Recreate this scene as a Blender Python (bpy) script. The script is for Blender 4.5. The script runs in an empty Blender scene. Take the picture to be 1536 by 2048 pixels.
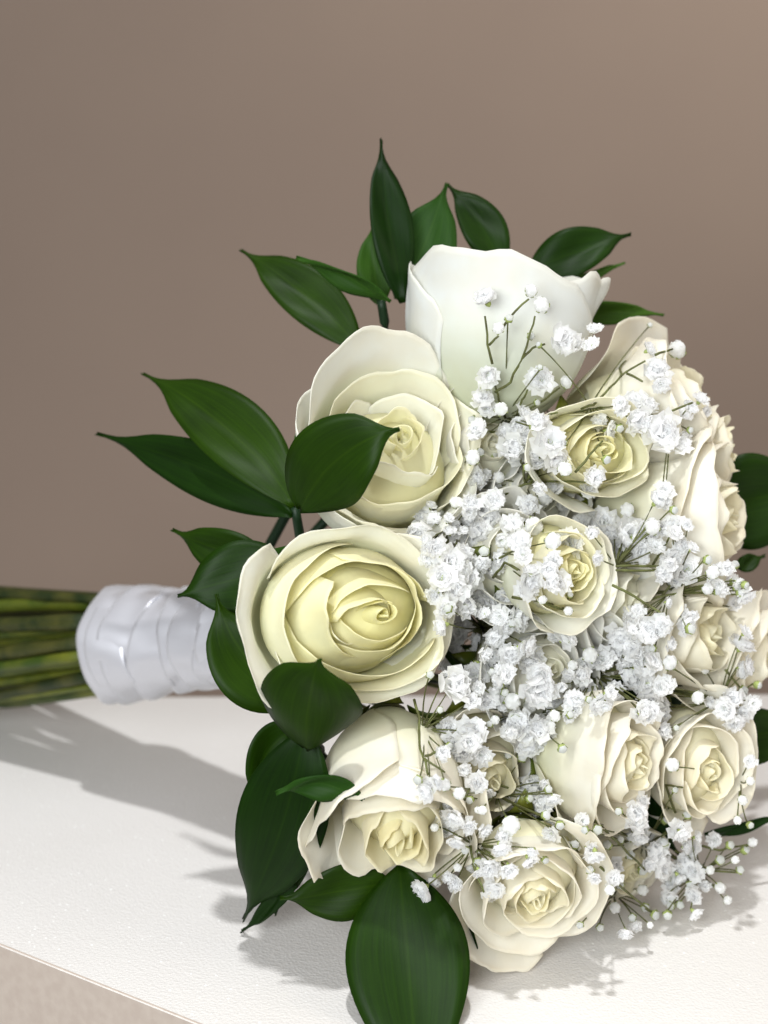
import bpy, math, random
from mathutils import Vector, Matrix, noise
from mathutils.bvhtree import BVHTree
random.seed(7)
R_ = math.radians
scene = bpy.context.scene
COL = scene.collection

# ------------------------------------------------------------------ camera
CAM_H, PITCH, FPX, D0 = 0.253, 15.0, 3400.0, 0.50
cam_d = bpy.data.cameras.new('camera'); cam = bpy.data.objects.new('camera', cam_d); COL.objects.link(cam)
cam.location = (0, 0, CAM_H); cam.rotation_euler = (R_(90 - PITCH), 0, 0)
cam_d.sensor_fit = 'VERTICAL'; cam_d.sensor_height = 36.0; cam_d.sensor_width = 27.0
cam_d.lens = 36.0 * FPX / 2048.0
cam_d.clip_start = 0.02; cam_d.clip_end = 50
cam_d.dof.use_dof = True; cam_d.dof.focus_distance = 0.475; cam_d.dof.aperture_fstop = 11
scene.camera = cam
CM = Matrix.Translation(cam.location) @ Matrix.Rotation(R_(90 - PITCH), 4, 'X')
C3 = CM.to_3x3()

# ------------------------------------------------------------------ light
w = bpy.data.worlds.new('World'); scene.world = w; w.use_nodes = True
w.node_tree.nodes['Background'].inputs['Color'].default_value = (0.82, 0.80, 0.80, 1)
w.node_tree.nodes['Background'].inputs['Strength'].default_value = 0.36
scene.view_settings.view_transform = 'Standard'; scene.view_settings.look = 'None'
scene.view_settings.exposure = 0.15; scene.view_settings.gamma = 1.0
def lamp(name, typ, loc, target, power, color, size, spot=None, blend=.4):
    d = bpy.data.lights.new(name, typ); d.energy = power; d.color = color
    if typ == 'AREA': d.shape = 'DISK'; d.size = size
    else: d.shadow_soft_size = size
    if spot: d.spot_size = R_(spot); d.spot_blend = blend
    o = bpy.data.objects.new(name, d); COL.objects.link(o); o.location = loc
    o.rotation_euler = (Vector(target) - Vector(loc)).to_track_quat('-Z', 'Y').to_euler()
    return o
lamp('ceiling_spotlight', 'SPOT', (-0.02, 0.22, 1.40), (0.0, 0.47, 0.05), 44, (0.96, 0.98, 1.0), 0.028, 60, .6)
lamp('side_light', 'AREA', (1.1, 0.05, 0.85), (0.0, 0.5, 0.08), 4.0, (1.0, 0.90, 0.78), 0.9)
lamp('front_fill', 'AREA', (-0.26, -0.38, 0.42), (0.0, 0.5, 0.10), 9.0, (0.92, 0.97, 1.0), 0.45)  # added soft fill from the camera side, brightens the faces of the roses
lamp('wall_gradient_fill', 'SPOT', (0.50, 0.82, 0.88), (0.30, 1.25, 0.36), 17, (1.0, 0.95, 0.86), 0.1, 84, 1.0)  # added unseen spot, makes the brightness gradient on the wall

# ------------------------------------------------------------------ helpers
def V(*a): return Vector(a)
def px(x, y, z=0.0):
    """point in the world that is z cm nearer than the 0.5 m reference plane, seen at (x, y)"""
    d = D0 - z * 0.01
    return CM @ Vector(((x - 768) / FPX * d, -(y - 1024) / FPX * d, -d))
def dirc(x, y, z): return (C3 @ Vector((x, y, z))).normalized()
def lerp(a, b, t): return a + (b - a) * t
def ss(a, b, x):
    t = min(1, max(0, (x - a) / (b - a))); return t * t * (3 - 2 * t)
def mesh(name, verts, faces, mats, fm=None, uv=None, smooth=True):
    m = bpy.data.meshes.new(name); m.from_pydata([tuple(v) for v in verts], [], faces)
    for k in (mats if isinstance(mats, (list, tuple)) else [mats]): m.materials.append(k)
    if fm: m.polygons.foreach_set('material_index', fm)
    if uv:
        l = m.uv_layers.new(name='UVMap')
        for p in m.polygons:
            for li in p.loop_indices: l.data[li].uv = uv[m.loops[li].vertex_index]
    if smooth: m.polygons.foreach_set('use_smooth', [True] * len(m.polygons))
    m.update(); return m
def put(name, me, parent=None, basis=None, label=None):
    o = bpy.data.objects.new(name, me); COL.objects.link(o)
    if parent: o.parent = parent
    if basis is not None: o.matrix_basis = basis
    if label: o['label'] = label
    return o
def grid_faces(nu, nv, off=0, wrap=False):
    f = []
    for j in range(nv - 1):
        for i in range(nu if wrap else nu - 1):
            a = off + j * nu + i; b = off + j * nu + (i + 1) % nu
            f.append((a, b, b + nu, a + nu))
    return f
def frame(axis):
    a = axis.normalized(); up = C3 @ Vector((0, 1, 0))
    if abs(a.dot(up)) > .985: up = C3 @ Vector((0, 0, 1))
    e2 = (up - a * a.dot(up)).normalized(); e1 = e2.cross(a)
    return Matrix((e1, e2, a)).transposed()
def tube(vs, fs, pts, rads, n=5, cap=True):
    base = len(vs); N = len(pts)
    for k, p in enumerate(pts):
        t = (pts[min(k + 1, N - 1)] - pts[max(k - 1, 0)]).normalized()
        s = V(.31, .22, .92) if abs(t.z) < .9 else V(1, .1, 0)
        u = t.cross(s).normalized(); v = t.cross(u)
        for i in range(n):
            a = 2 * math.pi * i / n
            vs.append(p + (u * math.cos(a) + v * math.sin(a)) * rads[k])
    fs += grid_faces(n, N, base, True)
    if cap:
        fs.append(tuple(base + i for i in range(n))[::-1]); fs.append(tuple(base + (N - 1) * n + i for i in range(n)))
def bez(a, b, c, n):
    return [a * (1 - t) ** 2 + b * 2 * t * (1 - t) + c * t * t for t in [k / (n - 1) for k in range(n)]]

# ------------------------------------------------------------------ materials
def newmat(name):
    m = bpy.data.materials.new(name); m.use_nodes = True
    nt = m.node_tree; nt.nodes.clear(); return m, nt
def N(nt, t, **kw):
    n = nt.nodes.new(t)
    for k, v in kw.items():
        if k in n.inputs: n.inputs[k].default_value = v
        else: setattr(n, k, v)
    return n
def petal_mat():
    m, nt = newmat('rose_petal'); L = nt.links.new
    oi = N(nt, 'ShaderNodeObjectInfo'); uv = N(nt, 'ShaderNodeUVMap'); sep = N(nt, 'ShaderNodeSeparateXYZ')
    L(uv.outputs[0], sep.inputs[0])
    # pigment of a cream rose: greenish yellow towards the claw of each petal
    rmp = N(nt, 'ShaderNodeValToRGB'); L(sep.outputs[1], rmp.inputs[0])
    e = rmp.color_ramp.elements; e[0].position = .1; e[0].color = (.88, .91, .68, 1); e[1].position = .75; e[1].color = (1, 1, 1, 1)
    q = e.new(.99); q.color = (1, .985, .95, 1); q = e.new(.93); q.color = (1, 1, 1, 1)
    mul = N(nt, 'ShaderNodeMix', data_type='RGBA', blend_type='MULTIPLY'); mul.inputs[0].default_value = 1
    L(oi.outputs['Color'], mul.inputs[6]); L(rmp.outputs[0], mul.inputs[7])
    mp = N(nt, 'ShaderNodeMapping'); mp.inputs['Scale'].default_value = (46, 2.5, 1); L(uv.outputs[0], mp.inputs[0])
    nz = N(nt, 'ShaderNodeTexNoise', Scale=1.0, Detail=3.0); L(mp.outputs[0], nz.inputs['Vector'])
    tc = N(nt, 'ShaderNodeTexCoord')
    nz2 = N(nt, 'ShaderNodeTexNoise', Scale=90.0, Detail=3.0); L(tc.outputs['Object'], nz2.inputs['Vector'])
    var = N(nt, 'ShaderNodeMix', data_type='RGBA', blend_type='MULTIPLY')
    r2 = N(nt, 'ShaderNodeValToRGB'); L(nz2.outputs[0], r2.inputs[0])
    r2.color_ramp.elements[0].color = (.97, .94, .88, 1); r2.color_ramp.elements[0].position = .3
    r2.color_ramp.elements[1].color = (1, 1, 1, 1); r2.color_ramp.elements[1].position = .6
    var.inputs[0].default_value = .7; L(mul.outputs[2], var.inputs[6]); L(r2.outputs[0], var.inputs[7])
    bp = N(nt, 'ShaderNodeBump', Strength=.10, Distance=.0006); L(nz.outputs[0], bp.inputs['Height'])
    p = N(nt, 'ShaderNodeBsdfPrincipled', Roughness=.55); p.inputs['Specular IOR Level'].default_value = .25
    p.inputs['Sheen Weight'].default_value = .15
    L(var.outputs[2], p.inputs['Base Color']); L(bp.outputs[0], p.inputs['Normal'])
    tr = N(nt, 'ShaderNodeBsdfTranslucent'); L(var.outputs[2], tr.inputs[0])
    mx = N(nt, 'ShaderNodeMixShader'); mx.inputs[0].default_value = .42
    L(p.outputs[0], mx.inputs[1]); L(tr.outputs[0], mx.inputs[2])
    o = N(nt, 'ShaderNodeOutputMaterial'); L(mx.outputs[0], o.inputs[0]); return m
def leaf_mat(name, c1, c2, rough=.38):
    m, nt = newmat(name); L = nt.links.new
    uv = N(nt, 'ShaderNodeUVMap'); mp = N(nt, 'ShaderNodeMapping'); mp.inputs['Scale'].default_value = (2.2, 34, 1); L(uv.outputs[0], mp.inputs[0])
    nz = N(nt, 'ShaderNodeTexNoise', Scale=1.0, Detail=2.0); L(mp.outputs[0], nz.inputs['Vector'])
    tc = N(nt, 'ShaderNodeTexCoord'); nz2 = N(nt, 'ShaderNodeTexNoise', Scale=55.0, Detail=4.0); L(tc.outputs['Object'], nz2.inputs['Vector'])
    ad = N(nt, 'ShaderNodeMath', operation='ADD'); L(nz.outputs[0], ad.inputs[0]); L(nz2.outputs[0], ad.inputs[1])
    rm = N(nt, 'ShaderNodeMapRange'); rm.inputs[1].default_value = .6; rm.inputs[2].default_value = 1.5; L(ad.outputs[0], rm.inputs[0])
    mx = N(nt, 'ShaderNodeMix', data_type='RGBA'); mx.inputs[6].default_value = (*c1, 1); mx.inputs[7].default_value = (*c2, 1); L(rm.outputs[0], mx.inputs[0])
    bp = N(nt, 'ShaderNodeBump', Strength=.12, Distance=.0004); L(nz.outputs[0], bp.inputs['Height'])
    sp = N(nt, 'ShaderNodeSeparateXYZ'); L(uv.outputs[0], sp.inputs[0])
    d1 = N(nt, 'ShaderNodeMath', operation='SUBTRACT'); d1.inputs[1].default_value = .5; L(sp.outputs[1], d1.inputs[0])
    d2 = N(nt, 'ShaderNodeMath', operation='ABSOLUTE'); L(d1.outputs[0], d2.inputs[0])
    d3 = N(nt, 'ShaderNodeMapRange'); d3.inputs[1].default_value = .008; d3.inputs[2].default_value = .03; d3.inputs[3].default_value = .16; d3.inputs[4].default_value = 0; L(d2.outputs[0], d3.inputs[0])
    m0 = mx; mx = N(nt, 'ShaderNodeMix', data_type='RGBA'); mx.inputs[7].default_value = (c2[0] * 2.6, c2[1] * 1.9, c2[2] * 3, 1); L(m0.outputs[2], mx.inputs[6]); L(d3.outputs[0], mx.inputs[0])
    oi = N(nt, 'ShaderNodeObjectInfo'); hs = N(nt, 'ShaderNodeHueSaturation'); L(mx.outputs[2], hs.inputs['Color'])
    a1 = N(nt, 'ShaderNodeMapRange'); a1.inputs[3].default_value = .475; a1.inputs[4].default_value = .505; L(oi.outputs['Random'], a1.inputs[0]); L(a1.outputs[0], hs.inputs['Hue'])
    a2 = N(nt, 'ShaderNodeMapRange'); a2.inputs[3].default_value = 1.35; a2.inputs[4].default_value = .65; L(oi.outputs['Random'], a2.inputs[0]); L(a2.outputs[0], hs.inputs['Value'])
    p = N(nt, 'ShaderNodeBsdfPrincipled', Roughness=rough); p.inputs['Specular IOR Level'].default_value = .13
    L(hs.outputs[0], p.inputs['Base Color']); L(bp.outputs[0], p.inputs['Normal'])
    tr = N(nt, 'ShaderNodeBsdfTranslucent'); tr.inputs[0].default_value = (c2[0] * 1.6, c2[1] * 1.5, c2[2], 1)
    ms = N(nt, 'ShaderNodeMixShader'); ms.inputs[0].default_value = .15; L(p.outputs[0], ms.inputs[1]); L(tr.outputs[0], ms.inputs[2])
    o = N(nt, 'ShaderNodeOutputMaterial'); L(ms.outputs[0], o.inputs[0]); return m
def plain(name, c, rough=.5, trans=0, c2=None, scale=200, spec=.3, sheen=0):
    m, nt = newmat(name); L = nt.links.new
    p = N(nt, 'ShaderNodeBsdfPrincipled', Roughness=rough); p.inputs['Base Color'].default_value = (*c, 1)
    p.inputs['Specular IOR Level'].default_value = spec; p.inputs['Sheen Weight'].default_value = sheen
    if c2:
        tc = N(nt, 'ShaderNodeTexCoord'); nz = N(nt, 'ShaderNodeTexNoise', Scale=scale, Detail=3.0); L(tc.outputs['Object'], nz.inputs['Vector'])
        rm = N(nt, 'ShaderNodeMapRange'); rm.inputs[1].default_value = .35; rm.inputs[2].default_value = .65; L(nz.outputs[0], rm.inputs[0])
        mx = N(nt, 'ShaderNodeMix', data_type='RGBA'); mx.inputs[6].default_value = (*c, 1); mx.inputs[7].default_value = (*c2, 1)
        L(rm.outputs[0], mx.inputs[0]); L(mx.outputs[2], p.inputs['Base Color'])
    out = p.outputs[0]
    if trans:
        tr = N(nt, 'ShaderNodeBsdfTranslucent'); tr.inputs[0].default_value = (*c, 1)
        ms = N(nt, 'ShaderNodeMixShader'); ms.inputs[0].default_value = trans; L(out, ms.inputs[1]); L(tr.outputs[0], ms.inputs[2]); out = ms.outputs[0]
    o = N(nt, 'ShaderNodeOutputMaterial'); L(out, o.inputs[0]); return m
M_PETAL = petal_mat()
M_LEAF = leaf_mat('ruscus_leaf', (.0035, .017, .0003), (.010, .042, .0006), .46)
M_LEAF2 = leaf_mat('ruscus_leaf_pale', (.014, .055, .004), (.034, .10, .010), .5)
M_STEMDK = plain('ruscus_stem', (.006, .022, .006), .5)
M_GYP = plain('baby_breath_petal', (.985, .985, .985), .6, .62)
M_GYPG = plain('baby_breath_calyx', (.24, .32, .07), .6, 0, (.42, .46, .18), 600)
M_GYPE = plain('baby_breath_eye', (.48, .55, .22), .6)
M_GSTEM = plain('baby_breath_stem', (.070, .070, .022), .6, 0, (.13, .145, .045), 300)
M_STEM = plain('rose_stem', (.030, .055, .005), .4, 0, (.115, .125, .012), 60)
M_STEM2 = plain('rose_stem_dark', (.012, .022, .004), .5, 0, (.055, .055, .010), 90)
def satin():
    m, nt = newmat('white_satin'); L = nt.links.new
    uv = N(nt, 'ShaderNodeUVMap'); mp = N(nt, 'ShaderNodeMapping'); mp.inputs['Scale'].default_value = (11, 1.6, 1); L(uv.outputs[0], mp.inputs[0])
    nz = N(nt, 'ShaderNodeTexNoise', Scale=1.0, Detail=2.0, Distortion=.6); L(mp.outputs[0], nz.inputs['Vector'])
    bp = N(nt, 'ShaderNodeBump', Strength=.55, Distance=.004); L(nz.outputs[0], bp.inputs['Height'])
    p = N(nt, 'ShaderNodeBsdfPrincipled', Roughness=.44); p.inputs['Base Color'].default_value = (.60, .595, .63, 1)
    p.inputs['Metallic'].default_value = .45; p.inputs['Anisotropic'].default_value = .6; p.inputs['Sheen Weight'].default_value = .2
    L(bp.outputs[0], p.inputs['Normal'])
    o = N(nt, 'ShaderNodeOutputMaterial'); L(p.outputs[0], o.inputs[0]); return m
M_SATIN = satin()
def table_mat():
    m, nt = newmat('white_foam_board'); L = nt.links.new
    tc = N(nt, 'ShaderNodeTexCoord')
    nz = N(nt, 'ShaderNodeTexNoise', Scale=950.0, Detail=3.0, Roughness=.65); L(tc.outputs['Object'], nz.inputs['Vector'])
    vo = N(nt, 'ShaderNodeTexVoronoi', Scale=1150.0); L(tc.outputs['Object'], vo.inputs['Vector'])
    ad = N(nt, 'ShaderNodeMath', operation='ADD'); L(nz.outputs[0], ad.inputs[0]); L(vo.outputs[0], ad.inputs[1])
    bp = N(nt, 'ShaderNodeBump', Strength=.24, Distance=.0005); L(ad.outputs[0], bp.inputs['Height'])
    big = N(nt, 'ShaderNodeTexNoise', Scale=14.0, Detail=4.0); L(tc.outputs['Object'], big.inputs['Vector'])
    mx = N(nt, 'ShaderNodeMix', data_type='RGBA'); mx.inputs[6].default_value = (.68, .65, .615, 1); mx.inputs[7].default_value = (.76, .735, .71, 1)
    L(big.outputs[0], mx.inputs[0])
    # small chips and specks pressed into the board
    v2 = N(nt, 'ShaderNodeTexVoronoi', Scale=420.0); v2.feature = 'F1'; L(tc.outputs['Object'], v2.inputs['Vector'])
    lt = N(nt, 'ShaderNodeMath', operation='LESS_THAN'); lt.inputs[1].default_value = .16; L(v2.outputs['Distance'], lt.inputs[0])
    rnd = N(nt, 'ShaderNodeSeparateXYZ'); L(v2.outputs['Color'], rnd.inputs[0])
    gt = N(nt, 'ShaderNodeMath', operation='GREATER_THAN'); gt.inputs[1].default_value = .78; L(rnd.outputs[0], gt.inputs[0])
    an = N(nt, 'ShaderNodeMath', operation='MULTIPLY'); L(lt.outputs[0], an.inputs[0]); L(gt.outputs[0], an.inputs[1])
    mx2 = N(nt, 'ShaderNodeMix', data_type='RGBA'); mx2.inputs[7].default_value = (.93, .92, .89, 1); L(mx.outputs[2], mx2.inputs[6]); L(an.outputs[0], mx2.inputs[0])
    ro = N(nt, 'ShaderNodeMapRange'); ro.inputs[3].default_value = .6; ro.inputs[4].default_value = .15; L(an.outputs[0], ro.inputs[0])
    p = N(nt, 'ShaderNodeBsdfPrincipled'); p.inputs['Specular IOR Level'].default_value = .35
    L(ro.outputs[0], p.inputs['Roughness']); L(mx2.outputs[2], p.inputs['Base Color']); L(bp.outputs[0], p.inputs['Normal'])
    o = N(nt, 'ShaderNodeOutputMaterial'); L(p.outputs[0], o.inputs[0]); return m
M_TABLE = table_mat()
M_EDGE = plain('board_edge_shade_tint', (.47, .39, .33), .7, 0, (.51, .43, .365), 300)  # sides of the white board: warm shade put into the colour
M_WALL = plain('taupe_wall_paint', (.270, .205, .165), .7, 0, (.282, .215, .172), 6, .2)

# ------------------------------------------------------------------ setting
def wall():
    y = 1.25
    vs = [V(-2.5, y, -1), V(2.5, y, -1), V(2.5, y, 2.4), V(-2.5, y, 2.4), V(-2.5, y + .1, -1), V(2.5, y + .1, -1), V(2.5, y + .1, 2.4), V(-2.5, y + .1, 2.4)]
    fs = [(0, 1, 2, 3), (5, 4, 7, 6), (0, 4, 5, 1), (3, 2, 6, 7), (0, 3, 7, 4), (1, 5, 6, 2)]
    o = put('wall', mesh('wall', vs, fs, M_WALL, smooth=False)); o['kind'] = 'structure'
wall()
def table():
    import bmesh
    f0 = V(-.0498, .4085, 0); dr = V(.83, -.56, 0).normalized()
    pts = [f0 - dr * .43, f0 + dr * .45, V(.62, .30, 0), V(.62, .66, 0)]
    bm = bmesh.new(); t = .09
    top = [bm.verts.new(p) for p in pts]; bot = [bm.verts.new(p - V(0, 0, t)) for p in pts]
    bm.faces.new(top); bm.faces.new(bot[::-1]); n = len(pts)
    for i in range(n): bm.faces.new((top[i], bot[i], bot[(i + 1) % n], top[(i + 1) % n]))
    bmesh.ops.recalc_face_normals(bm, faces=bm.faces)
    bmesh.ops.bevel(bm, geom=[e for e in bm.edges], offset=.0006, segments=2, affect='EDGES')
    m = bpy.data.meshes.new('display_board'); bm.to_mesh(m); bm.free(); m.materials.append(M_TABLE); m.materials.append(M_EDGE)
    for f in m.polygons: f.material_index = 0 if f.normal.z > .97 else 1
    o = put('display_board', m)
    o['label'] = 'thick white speckled board with shade-tinted edge that the bouquet lies on'; o['category'] = 'board'
table()

# ------------------------------------------------------------------ bouquet
B0 = px(1000, 1700, 2); B0.z = 0.0
bouquet = bpy.data.objects.new('bridal_bouquet', None); COL.objects.link(bouquet); bouquet.location = B0
bouquet.empty_display_size = .03
bouquet['label'] = "bridal bouquet of cream white roses and baby's breath with satin wrapped handle"
bouquet['category'] = 'bouquet'
TB = Matrix.Translation(-B0)
BIND = px(440, 1275, -7.0)          # where the stems are tied
OCC_V, OCC_F = [], []

# ---- roses
def prof(v, p):
    b = math.sin(min(v / .62, 1) * math.pi / 2) ** p['belly']
    rho = p['Rm'] * lerp(p['r0'], 1, b)
    s = ss(.5, 1, v)
    rho *= lerp(1, p['tf'], s)
    z = p['h'] * v
    c = ss(.74, 1.0, v)
    rho += p['curl'] * p['R'] * .20 * c
    z -= p['curl'] * p['R'] * .16 * c * c
    return rho, z
NU, NVV, R_SL = 25, 14, 1.0
def petal(p, seed):
    rnd = random.Random(seed); ph1, ph2 = rnd.uniform(0, 6.28), rnd.uniform(0, 6.28)
    vs, uv = [], []
    for j in range(NVV):
        v0 = j / (NVV - 1); v0 = 1 - (1 - v0) ** 1.25
        for i in range(NU):
            u = -1 + 2 * i / (NU - 1)
            au = abs(u)
            edge = 1 - p['drop'] * au ** p.get('dexp', 2.6) + p['point'] * max(0, 1 - au * 3.2) ** 2 + .015 * math.sin(5 * u + ph1) + .014 * math.sin(11 * u + ph2) + .006 * math.sin(23 * u + ph1)
            v = v0 * edge
            pp = p
            rho, z = prof(v, pp)
            # sides of the rim roll back, the tip stays up
            roll = p['roll'] * ss(.62, 1, v0) * ss(.15, .8, au)
            rho += roll * p['R'] * .16; z -= roll * p['R'] * .10
            rho *= 1 + p['spin'] * u * .10 * ss(.0, .3, v)
            rho += p['wave'] * p['R'] * (v0 ** 3) * (.06 * math.sin(3.1 * u + ph1) + .030 * math.sin(7.3 * u + ph2) + .014 * math.sin(15 * u + ph1))
            z += p['wave'] * p['R'] * (v0 ** 3) * .03 * math.sin(4.3 * u + ph2)
            wd = p['W'] * (.42 + .58 * ss(0, .55, v0))
            th = p['phi'] + u * wd + p['twist'] * v0
            z += p['slant'] * R_SL * u * v0 * v0 * p['h']
            x, y = rho * math.cos(th) * p['sq'][0], rho * math.sin(th) * p['sq'][1]
            x += p['sh'][0] * p['R'] * ss(.3, 1, v0); y += p['sh'][1] * p['R'] * ss(.3, 1, v0)
            nn = noise.noise(V(x, y, z) * 60 + V(seed * 1.7, 0, 0)) * .0010 * ss(.2, .9, v0)
            r2 = math.hypot(x, y) + 1e-9
            vs.append(V(x * (1 + nn / r2), y * (1 + nn / r2), z + nn * .4 )); uv.append((u * .5 + .5, v0))
    return vs, grid_faces(NU, NVV), uv
def heart(R, L, top, seed, closed, sq, off):
    """the rolled up innermost petals with sepals and the stub of stem under the flower"""
    rnd = random.Random(seed); vs, fs, uv, fm = [], [], [], []
    turns = 1.7; n = 48; nv = 7; a0 = rnd.uniform(0, 6.28)
    for j in range(nv):
        v = j / (nv - 1)
        for i in range(n):
            s = i / (n - 1); a = a0 + s * turns * 2 * math.pi
            r = R * (.03 + .24 * s ** .9)
            zt = top * (1 - .05 * s + .035 * math.sin(a * 1.5 + 1))
            z = lerp(L * .35, zt, v)
            rr = r * (1 + .22 * math.sin(v * math.pi) - closed * .35 * ss(.55, 1, v))
            k = ss(.3, 1, v); vs.append(V(rr * math.cos(a) * sq[0] + off[0] * R * k, rr * math.sin(a) * sq[1] + off[1] * R * k, z)); uv.append((s, .45 + .5 * v))
    fs += grid_faces(n, nv); fm += [0] * len(fs)
    # the packed petals between the visible rims
    b = len(vs); nc = 20
    for (q, z) in ((.86, .40), (.84, .58), (.70, .70), (.52, .785), (.34, .85), (.18, .90), (.03, .91)):
        for i in range(nc):
            a = 2 * math.pi * i / nc; k = ss(.4, .9, z)
            vs.append(V(R * (q * math.cos(a) * sq[0] + off[0] * .9 * k), R * (q * math.sin(a) * sq[1] + off[1] * .9 * k), L * (z + .015 * math.sin(3 * a)))); uv.append((i / nc, .5 + .3 * z))
    g = grid_faces(nc, 7, b, True); fs += g; fm += [0] * len(g)
    # receptacle
    b = len(vs); ring = 10
    for (r, z) in ((.0026, -.012), (.0028, -.004), (.0062, .0), (.0072, .004), (.006, .008)):
        for i in range(ring):
            a = 2 * math.pi * i / ring; vs.append(V(r * math.cos(a), r * math.sin(a), z)); uv.append((0, 0))
    g = grid_faces(ring, 5, b, True); fs += g; fm += [1] * len(g)
    for k in range(5):
        a = 2 * math.pi * k / 5 + .3; b = len(vs)
        for q in range(5):
            t = q / 4; rr = .007 + .011 * t; zz = .002 + .012 * t - .010 * t * t; wd = .0042 * (1 - t) ** .7 + .0002
            c, s = math.cos(a), math.sin(a)
            vs.append(V(c * rr - s * wd, s * rr + c * wd, zz)); vs.append(V(c * rr + s * wd, s * rr - c * wd, zz)); uv += [(0, 0), (0, 0)]
        g = grid_faces(2, 5, b); fs += g; fm += [1] * len(g)
    return vs, fs, uv, fm
CIN = (.945, .925, .69); COUT = (.955, .955, .925)
def rose(label, cx, cy, z, axis, Rpx, Lf=1.75, n=15, seed=1, bud=0.0, opn=.6, phi0=None, over=None, extra=(), tint=(1, 1, 1), yel=1.0, gap=1.0, drop=.20, cin=.34, sq=(1, 1), off=(0, 0), slant=.13, rmax=.95):
    a = dirc(*axis); F = frame(a)
    c = px(cx, cy, z); d = D0 - z * .01
    R = Rpx / FPX * d; L = R * Lf
    base = c - a * (L * .93)
    MW = Matrix.Translation(base) @ F.to_4x4()
    rnd = random.Random(seed)
    hv, hf, huv, hfm = heart(R, L, L * (1.0 + .06 * bud), seed, .6 + .4 * bud, sq, off)
    me = mesh('rose', hv, hf, [M_PETAL, M_STEM], hfm, huv)
    ro = put('rose', me, bouquet, TB @ MW, label); ro.color = (*[q * tint[i] for i, q in enumerate(lerp_c(COUT, CIN, yel))], 1)
    md = ro.modifiers.new('thickness', 'SOLIDIFY'); md.thickness = .0004
    phi0 = rnd.uniform(0, 6.28) if phi0 is None else R_(phi0)
    ps = []
    for i in range(n):
        t = i / (n - 1)
        t = min(1, max(0, t + (rnd.uniform(-.5, .5) / n if 0 < i < n - 1 else 0)))
        p = dict(R=R, sq=sq, sh=(off[0] * (1 - t) + rnd.uniform(-.03, .03), off[1] * (1 - t) + rnd.uniform(-.03, .03)), slant=slant * rnd.uniform(-1.2, 1.2) * (1 - .4 * t), phi=phi0 + i * R_(137.5) + rnd.uniform(-.32, .32), Rm=R * lerp(cin, rmax, t ** (.9 * gap)), r0=.16, belly=.75,
                 tf=lerp(.70 - .14 * bud, 1.12 + .20 * opn, t ** .9), h=L * (lerp(.97 + .08 * bud, .90, t ** 1.5) + .03 * math.sin(math.pi * t) + rnd.uniform(-.02, .02)),
                 curl=max(0, (t - .35) / .65) ** 1.4 * opn * 1.05, roll=max(0, (t - .25)) * opn * rnd.uniform(.3, 1.2),
                 W=R_(lerp(112, 76, t)), drop=drop * rnd.uniform(.8, 1.25), point=.02 + .03 * t * rnd.random(), spin=lerp(.6, 1.0, t), wave=lerp(.15, .9, t), twist=lerp(.25, .05, t))
        p['c'] = lerp_c(CIN, COUT, min(1, t * 1.25 + (1 - yel)))
        if over and i in over:
            for k, val in over[i].items(): p[k] = (R_(val) if k in ('phi', 'W') else val)
        if p.get('skip'): continue
        ps.append(p)
    for e in extra:
        p = dict(R=R, sq=sq, sh=(0, 0), slant=0, cy=1, phi=0, Rm=R * 1.08, r0=.16, belly=.75, tf=1.15, h=L * .95, curl=.5, roll=.4, W=R_(60), drop=.22, point=.03, spin=.4, wave=.8, twist=.05, c=COUT)
        p['c'] = lerp_c(COUT, CIN, e.get('cy', 0))
        for k, val in e.items(): p[k] = R_(val) if k in ('phi', 'W') else (val * R if k == 'Rm' else (val * L if k == 'h' else val))
        ps.append(p)
    for i, p in enumerate(ps):
        vs, fs, uv = petal(p, seed * 53 + i)
        m = mesh('petal', vs, fs, M_PETAL, None, uv)
        o = put('petal', m, ro); o.color = (*[q * tint[k] for k, q in enumerate(p['c'])], 1)
        md = o.modifiers.new('thickness', 'SOLIDIFY'); md.thickness = .00016; md.offset = -1
        b = len(OCC_V); OCC_V.extend([MW @ v for v in vs]); OCC_F.extend([tuple(q + b for q in f) for f in fs])
    return ro
def lerp_c(a, b, t): return tuple(lerp(a[i], b[i], t) for i in range(3))

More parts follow.
